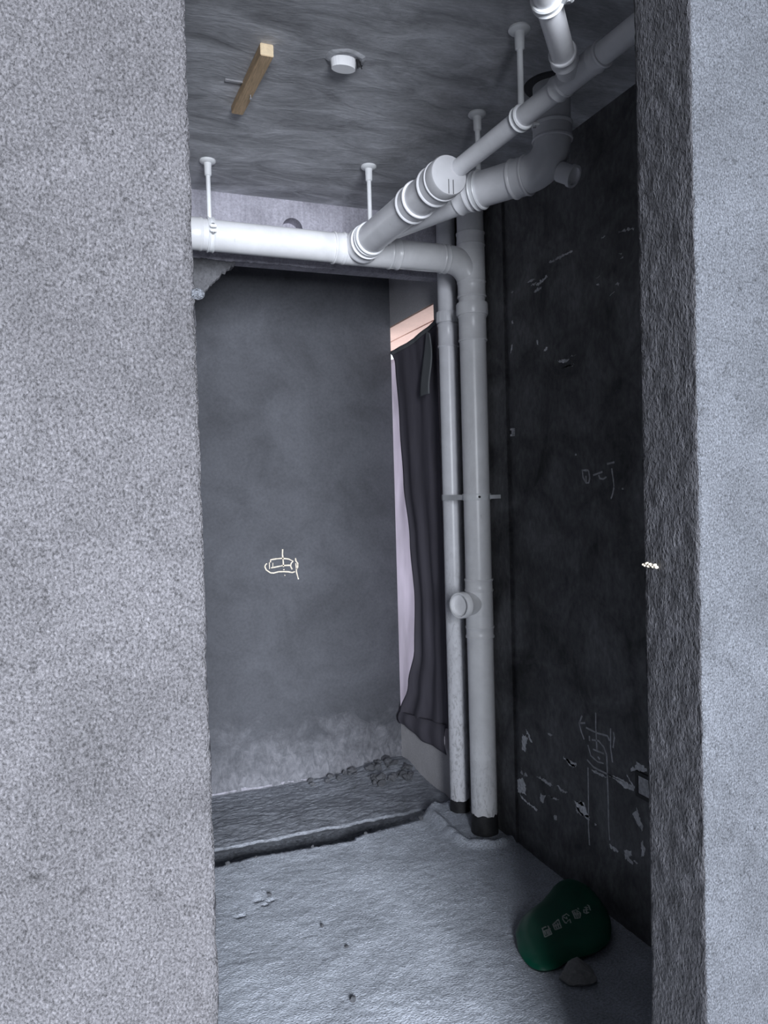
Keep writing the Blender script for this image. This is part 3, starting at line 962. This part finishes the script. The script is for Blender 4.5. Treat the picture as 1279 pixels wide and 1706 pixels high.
# ------------------------------------------------------------------ pipe hangers
def hanger(label, p, axis, r, lug_side, rod_top=None, drop_taper=False):
    """ceiling flange, threaded socket, rod and a two-piece ring round the pipe through p"""
    p = Vector(p)
    axis = Vector(axis).normalized()
    root = thing('pipe_hanger', label, 'pipe hanger', (p.x, p.y, ZC), 'white pipe hangers under the ceiling')
    ps = []
    ps.append(lathe('flange', (p.x, p.y, ZC), (0, 0, -1), [(0, 0.030), (0.005, 0.0305), (0.009, 0.027), (0.012, 0.016)], M['pvc_hang'], 28))
    ps.append(lathe('socket', (p.x, p.y, ZC - 0.01), (0, 0, -1), [(0, 0.0155), (0.012, 0.014), (0.045, 0.013), (0.048, 0.009)], M['pvc_hang'], 20))
    ps.append(lathe('rod', (p.x, p.y, ZC - 0.05), (0, 0, -1), [(0, 0.0085), (ZC - 0.05 - p.z - r - 0.004, 0.0085)], M['pvc_hang'], 16))
    w = 0.026
    ring = lathe('ring', p - axis * w / 2, axis, [(0, r), (0, r + 0.005), (0.004, r + 0.0075), (0.008, r + 0.004), (w - 0.008, r + 0.004), (w - 0.004, r + 0.0075), (w, r + 0.005), (w, r)], M['pvc_hang'], 40)
    ps.append(ring)
    sub = []
    side = axis.cross(Vector((0, 0, 1))).normalized() * lug_side
    for dz in (0.0085, -0.0085):
        bm = bmesh.new()
        bmesh.ops.create_cube(bm, size=1)
        bmesh.ops.scale(bm, verts=bm.verts, vec=(0.026, 0.024, 0.010))
        bmesh.ops.bevel(bm, geom=bm.edges[:], offset=0.002, segments=2, affect='EDGES')
        rotm = Matrix((side, axis, Vector((0, 0, 1)))).transposed().to_4x4()
        c = p + side * (r + 0.013) + Vector((0, 0, dz))
        bmesh.ops.transform(bm, matrix=Matrix.Translation(c) @ rotm, verts=bm.verts)
        sub.append(bm_obj('lug', bm, M['pvc_hang']))
    sub.append(lathe('bolt', p + side * (r + 0.016) + Vector((0, 0, -0.018)), (0, 0, 1), [(0, 0.005), (0.006, 0.005), (0.006, 0.003), (0.034, 0.003), (0.034, 0.005), (0.038, 0.005)], M['steel'], 10))
    adopt(root, *ps)
    for o in sub:
        o.parent = ring
    return root


hanger('white pipe hanger on the bright horizontal main pipe, beside the torn plaster', (0.486, 2.93, PZ + 0.002), (1, 0, 0), 0.0575, 1)
hanger('white pipe hanger holding the thick branch pipe near its tee', tuple(b0 + bd * 0.135), tuple(bd), 0.0575, -1)
wp = w0 + wd * 0.335
hanger('grey-looking pipe hanger with a slotted rod on the thin waste pipe', tuple(wp), tuple(wd), RW, -1)
hanger('dim pipe hanger holding the toilet drain pipe behind the thin waste pipe', tuple(base + td * 0.27), tuple(td), 0.0575, 1)
hanger('pipe hanger clamped on the short slanting thin pipe', tuple(t0 + tdv * 0.305), tuple(tdv), RW, -1)

# ------------------------------------------------------------------ things on the ceiling
bat = thing('wooden_batten', 'short raw pine batten nailed to the dark ceiling', 'batten', (0.525, 2.3, ZC))
z0 = ZC - 0.034
o = box('stick', 0.508, 0.545, 2.125, 2.50, z0, ZC, M['wood'], 0.0015)
o.data.materials.append(M['wood_end'])
for pl in o.data.polygons:
    if pl.normal.y < -0.9:
        pl.material_index = 1
for v in o.data.vertices:      # a little twisted and tapered
    t = (v.co.y - 2.125) / 0.375
    v.co.x += -0.012 * t
    if v.co.z < ZC - 0.01:
        v.co.z += 0.010 * t
adopt(bat, o)
o = boxes('nail_strap', [(0.448, 0.512, 2.338, 2.347, ZC - 0.006, ZC - 0.001)], M['steel'])
adopt(bat, o)
o = lathe('nail', (0.528, 2.36, z0 + 0.008), (0.1, 0, -1), [(0, 0.0022), (0.012, 0.0022), (0.012, 0.005), (0.0145, 0.005)], M['steel'], 10)
adopt(bat, o)

lb = thing('ceiling_lamp_box', 'white plastic lamp box in a chipped round hole in the ceiling', 'lamp box', (0.757, 2.125, ZC))


def ragged_ring():
    V, F = [], []
    n = 48
    for i in range(n):
        a = 2 * math.pi * i / n
        j = 1 + 0.18 * fbm(math.cos(a) * 3, math.sin(a) * 3, 2, 3)
        for r, h in ((0.036, 0.001), (0.037, -0.005), (0.045 * j, -0.006), (0.053 * j, 0.0)):
            V.append((0.757 + math.cos(a) * r * 1.12, 2.125 + math.sin(a) * r * 0.9, ZC + h))
    for i in range(n):
        for k in range(3):
            a, b = i * 4 + k, ((i + 1) % n) * 4 + k
            F.append((a, b, b + 1, a + 1))
    return mesh_obj('chipped_rim', V, F, M['ceiling'], smooth=True)


bm = bmesh.new()
bmesh.ops.create_cone(bm, cap_ends=True, segments=24, radius1=0.031, radius2=0.034, depth=0.03)
bmesh.ops.scale(bm, verts=bm.verts, vec=(1.15, 0.75, 1))
bmesh.ops.translate(bm, verts=bm.verts, vec=(0.752, 2.132, ZC - 0.013))
adopt(lb, ragged_ring(), bm_obj('box_shell', bm, M['white_plastic'], smooth=False))
for k in range(4):
    o = sweep('wire_end', [(0.785 + 0.004 * k, 2.115, ZC - 0.002), (0.79 + 0.005 * k, 2.12 + 0.006 * (k % 2), ZC - 0.014), (0.797 + 0.004 * k, 2.132 - 0.008 * (k % 3), ZC - 0.018)], 0.0016, M['tar'], 6)
    adopt(lb, o)


# ------------------------------------------------------------------ cloths in the window
def sheet(name, rows, cols, fn, mat, thick=0.0025):
    """double-skinned cloth from fn(u, v) -> point, given a little thickness along X"""
    V, F = [], []
    for side in (0, 1):
        for j in range(rows + 1):
            for i in range(cols + 1):
                p = Vector(fn(i / cols, j / rows))
                p.x += thick * side
                V.append(p)
    m = cols + 1
    off = (rows + 1) * m
    for j in range(rows):
        for i in range(cols):
            a = j * m + i
            F.append((a, a + m, a + m + 1, a + 1))
            F.append((a + off, a + off + 1, a + off + m + 1, a + off + m))
    for j in range(rows):
        for i in (0, cols):
            a = j * m + i
            F.append((a, a + off, a + off + m, a + m))
    for i in range(cols):
        for j in (0, rows):
            a = j * m + i
            F.append((a, a + 1, a + 1 + off, a + off))
    o = mesh_obj(name, V, F, mat, smooth=True)
    bm = bmesh.new()
    bm.from_mesh(o.data)
    bmesh.ops.recalc_face_normals(bm, faces=bm.faces[:])
    bm.to_mesh(o.data)
    bm.free()
    return o


def lerp_tab(tab, z):
    if z >= tab[0][1]:
        return tab[0][0]
    for (ya, za), (yb, zb) in zip(tab, tab[1:]):
        if zb <= z <= za:
            t = (za - z) / (za - zb)
            t = t * t * (3 - 2 * t)
            return ya + (yb - ya) * t
    return tab[-1][0]


CL = [(3.985, 2.27), (3.935, 2.20), (3.896, 1.883), (3.86, 1.553), (3.784, 1.229), (3.741, 0.911), (3.758, 0.65), (3.854, 0.434), (3.99, 0.235)]


def curtain_fn(u, v):
    zt = 2.272 + 0.05 * (1 - u) - 0.016 * math.sin(math.pi * u)
    zb = 0.225 + 0.10 * (1 - u) * (1 if u > 0.3 else 0.9)
    z = zt + (zb - zt) * v
    yl = lerp_tab(CL, z if v > 0.01 else 2.3)
    y = 3.40 + (yl - 3.40) * u
    fold = 0.011 * math.sin(u * 15 + 2.0 * v) * (0.35 + 0.65 * v) + 0.008 * fbm(u * 5, v * 3, 2, 3)
    return (W - 0.022 + fold * 0.8, y, z)


cur = thing('charcoal_curtain', 'charcoal cloth hung as a curtain over the niche window', 'curtain', (W - 0.03, 3.7, 0.2))
adopt(cur, sheet('drape', 70, 40, curtain_fn, M['curtain']))


def hem_fn(u, v):
    p = curtain_fn(u, v * 0.012)
    return (p[0] - 0.004, p[1], p[2] + 0.003)


adopt(cur, sheet('hem', 2, 40, hem_fn, M['flap'], 0.003))


def tail_fn(u, v):
    y = 3.995 - 0.595 * u
    zt = 0.25 + 0.085 * u
    zb = 0.183 + 0.008 * math.sin(u * 9)
    z = zt + (zb - zt) * v
    return (W - 0.030 - 0.012 * math.sin(v * 3.0) + 0.004 * math.sin(u * 20), y, z)


adopt(cur, sheet('bunched_tail', 10, 36, tail_fn, M['curtain'], 0.004))
pale = sheet('pale_sheet', 60, 40, lambda u, v: (W + 0.055 + 0.014 * math.sin(u * 17 + v * 2.5) * (0.3 + v) + 0.012 * fbm(u * 4, v * 5, 5, 3), 3.62 + 0.95 * u, 2.26 - 2.06 * v), M['pale_sheet'])
tag(pale, 'pale lilac sheet hanging in the window behind the charcoal curtain', 'sheet')
flp = sheet('felt_strip', 24, 8, lambda u, v: (W - 0.062 + 0.010 * math.sin(v * 5) + 0.008 * u, 3.395 + (0.122 - 0.07 * (1 - min(1, v * 2.1)) ** 1.5) * u, 2.255 - 0.29 * v + 0.02 * u * (1 - v)), M['flap'], 0.004)
tag(flp, 'short grey felt strip dangling between the curtain and the slim pipe', 'cloth strip')


# ------------------------------------------------------------------ green cover, stones and rubble
bean = [(0.001, -0.009), (0.022, 0.031), (0.077, 0.083), (0.143, 0.112), (0.174, 0.125), (0.225, 0.156), (0.272, 0.187), (0.310, 0.197), (0.340, 0.182), (0.358, 0.135), (0.352, 0.062), (0.328, -0.024), (0.292, -0.085), (0.25, -0.13), (0.2, -0.150), (0.153, -0.153), (0.108, -0.149), (0.067, -0.154), (0.033, -0.161), (-0.006, -0.151), (-0.024, -0.115), (-0.019, -0.059)]
BO = Vector((1.277, 2.156, 0.034))
BE1, BE2 = Vector((0.997, -0.029, 0.065)), Vector((0.025, 0.998, 0.064))
BN = BE1.cross(BE2).normalized()


def catmull(P, k=5):
    n = len(P)
    out = []
    for i in range(n):
        p0, p1, p2, p3 = (Vector(P[(i + q) % n]) for q in (-1, 0, 1, 2))
        for j in range(k):
            t = j / k
            out.append(0.5 * ((2 * p1) + (p2 - p0) * t + (2 * p0 - 5 * p1 + 4 * p2 - p3) * t * t + (3 * p1 - p0 - 3 * p2 + p3) * t ** 3))
    return out


def bean_layer(rim, inset, h):
    n = len(rim)
    res = []
    for i, p in enumerate(rim):
        a, b = rim[i - 1], rim[(i + 1) % n]
        d = (b - a).normalized()
        nrm = Vector((-d.y, d.x))   # outline runs clockwise: left normal points out
        q = p - nrm * inset
        res.append(BO + BE1 * q.x + BE2 * q.y + BN * h)
    return res


rim = catmull(bean, 5)
n = len(rim)
layers = [bean_layer(rim, i, h) for i, h in ((0.004, -0.028), (-0.006, -0.020), (-0.009, -0.012), (-0.004, -0.006), (0.004, -0.001), (0.016, 0.003), (0.034, 0.006))]
V = [p for l in layers for p in l]
F = []
for k in range(len(layers) - 1):
    for i in range(n):
        j = (i + 1) % n
        F.append((k * n + i, (k + 1) * n + i, (k + 1) * n + j, k * n + j))
F.append(tuple(range((len(layers) - 1) * n, len(layers) * n)))
F.append(tuple(range(n)))
gc = thing('green_cover', 'dark green kidney-shaped plastic cover with pale lettering, lying by the right wall', 'plastic cover', (1.45, 2.16, 0.0))
lid = mesh_obj('shell', V, F, [M['green'], M['green_shade']], smooth=True)
shade(lid, 50)
for pl in lid.data.polygons:
    if pl.index < 2 * n:
        pl.material_index = 1
adopt(gc, lid)
glyphs = [[[(0.086, -0.012), (0.07, -0.054)], [(0.07, -0.054), (0.098, -0.05)], [(0.109, -0.01), (0.098, -0.05)], [(0.085, -0.014), (0.101, -0.011)], [(0.086, -0.025), (0.079, -0.047)], [(0.094, -0.024), (0.086, -0.048)], [(0.099, -0.026), (0.092, -0.048)], [(0.081, -0.028), (0.109, -0.025)]], [[(0.128, -0.01), (0.119, -0.038)], [(0.119, -0.038), (0.143, -0.037)], [(0.158, 0.004), (0.143, -0.037)], [(0.131, -0.01), (0.158, 0.003)], [(0.135, -0.012), (0.127, -0.037)], [(0.145, -0.009), (0.135, -0.036)], [(0.126, -0.021), (0.149, -0.019)]], [[(0.168, -0.023), (0.171, -0.002), (0.179, 0.01), (0.198, 0.016), (0.2, 0.003)], [(0.18, 0.004), (0.185, -0.009), (0.189, 0.003)], [(0.178, -0.019), (0.192, -0.012), (0.184, -0.03)], [(0.168, -0.024), (0.174, -0.023)]], [[(0.223, 0.019), (0.21, -0.019)], [(0.223, 0.019), (0.239, 0.02), (0.242, -0.001), (0.226, -0.021), (0.214, -0.018)], [(0.228, 0.014), (0.219, -0.015)], [(0.236, 0.013), (0.225, -0.015)], [(0.218, 0.005), (0.237, -0.002)], [(0.249, 0.026), (0.248, 0.018)]], [[(0.263, 0.011), (0.254, -0.004), (0.259, -0.011), (0.27, -0.009)], [(0.287, 0.026), (0.29, 0.021), (0.28, -0.003)], [(0.27, 0.019), (0.282, 0.013)], [(0.264, 0.007), (0.277, 0.004)], [(0.279, 0.02), (0.261, -0.009)]]]


def put_lid(a, b, h):
    return BO + BE1 * a + BE2 * b + BN * (h + 0.0062)


for g in glyphs:
    V, F = [], []
    for s in g:
        o = ribbon('stroke', s, 0.0044, put_lid, M['print'], None, 0.1)
        k = len(V)
        V += [v.co.copy() for v in o.data.vertices]
        F += [tuple(i + k for i in p.vertices) for p in o.data.polygons]
        bpy.data.objects.remove(o)
    adopt(gc, mesh_obj('printed_character', V, F, M['print']))


def rock_mesh(name, seed, sub=2, flat=0.6, mat=None):
    bm = bmesh.new()
    bmesh.ops.create_icosphere(bm, subdivisions=sub, radius=1.0)
    rnd = random.Random(seed)
    off = rnd.uniform(0, 50)
    cuts = [(Vector((rnd.uniform(-1, 1), rnd.uniform(-1, 1), rnd.uniform(-1, 1))).normalized(), rnd.uniform(0.4, 0.75)) for _ in range(6)]
    for v in bm.verts:
        p = v.co * (1 + 0.35 * noise.noise(v.co * 1.4 + Vector((off, 0, 0))))
        for nrm, d in cuts:
            e = p.dot(nrm) - d
            if e > 0:
                p -= nrm * e
        p.z *= flat
        v.co = p
    zmin = min(v.co.z for v in bm.verts)
    for v in bm.verts:
        v.co.z -= zmin
    me = bpy.data.meshes.new(name)
    bm.to_mesh(me)
    bm.free()
    me.materials.append(mat or M['stone'])
    return me


big = bpy.data.objects.new('mortar_lump', rock_mesh('mortar_lump', 3, 3, 0.5))
col.objects.link(big)
big.location = (1.345, 1.935, floor_z(1.345, 1.935) - 0.004)
big.scale = (0.068, 0.05, 0.06)
big.rotation_euler.z = R(-20)
tag(big, 'fist-sized grey lump of mortar lying against the green plastic cover', 'stone')

rocks = [rock_mesh('rubble_stone', s, 2, 0.75, M['rubble']) for s in (11, 12, 13, 14, 15, 16)]
rnd = random.Random(5)
cnt = 0


def put_rock(x, y, z, s, label, group, mat=None):
    global cnt
    o = bpy.data.objects.new('rubble_stone', rocks[cnt % 6])
    cnt += 1
    col.objects.link(o)
    o.location = (x, y, z - s * 0.12)
    o.scale = (s * rnd.uniform(0.8, 1.3), s * rnd.uniform(0.7, 1.1), s * rnd.uniform(0.7, 1.1))
    o.rotation_euler = (0, 0, rnd.uniform(0, 6.28))
    return tag(o, label, 'stone', group)


for k in range(46):
    if k < 30:
        x, y = rnd.uniform(1.38, 1.63), rnd.uniform(3.72, 4.01)
    else:
        x, y = rnd.uniform(1.1, 1.5), rnd.uniform(3.93, 4.015)
    if k < 30:
        put_rock(x, y, trench_z(x, y), rnd.uniform(0.012, 0.030), 'small broken mortar stone in the rubble heap below the window sill corner', 'rubble in the niche corner')
    else:
        put_rock(x, y, trench_z(x, y), rnd.uniform(0.012, 0.026), 'small broken mortar stone in the row along the foot of the back wall', 'rubble along the back wall')
for x, y, s in ((0.50, 3.105, 0.013), (0.62, 3.12, 0.011), (1.10, 3.12, 0.013), (1.385, 3.16, 0.015), (0.86, 3.11, 0.009)):
    put_rock(x, y, floor_z(x, y), s, 'small crumb of cement on the broken edge of the floor slab', 'crumbs on the slab edge')
for x, y, s in ((0.692, 2.115, 0.013), (0.722, 2.521, 0.009), (0.762, 2.376, 0.009), (0.60, 2.80, 0.012)):
    put_rock(x, y, floor_z(x, y), s, 'small pale cement crumb lying out on the open screed floor', 'crumbs on the open floor')
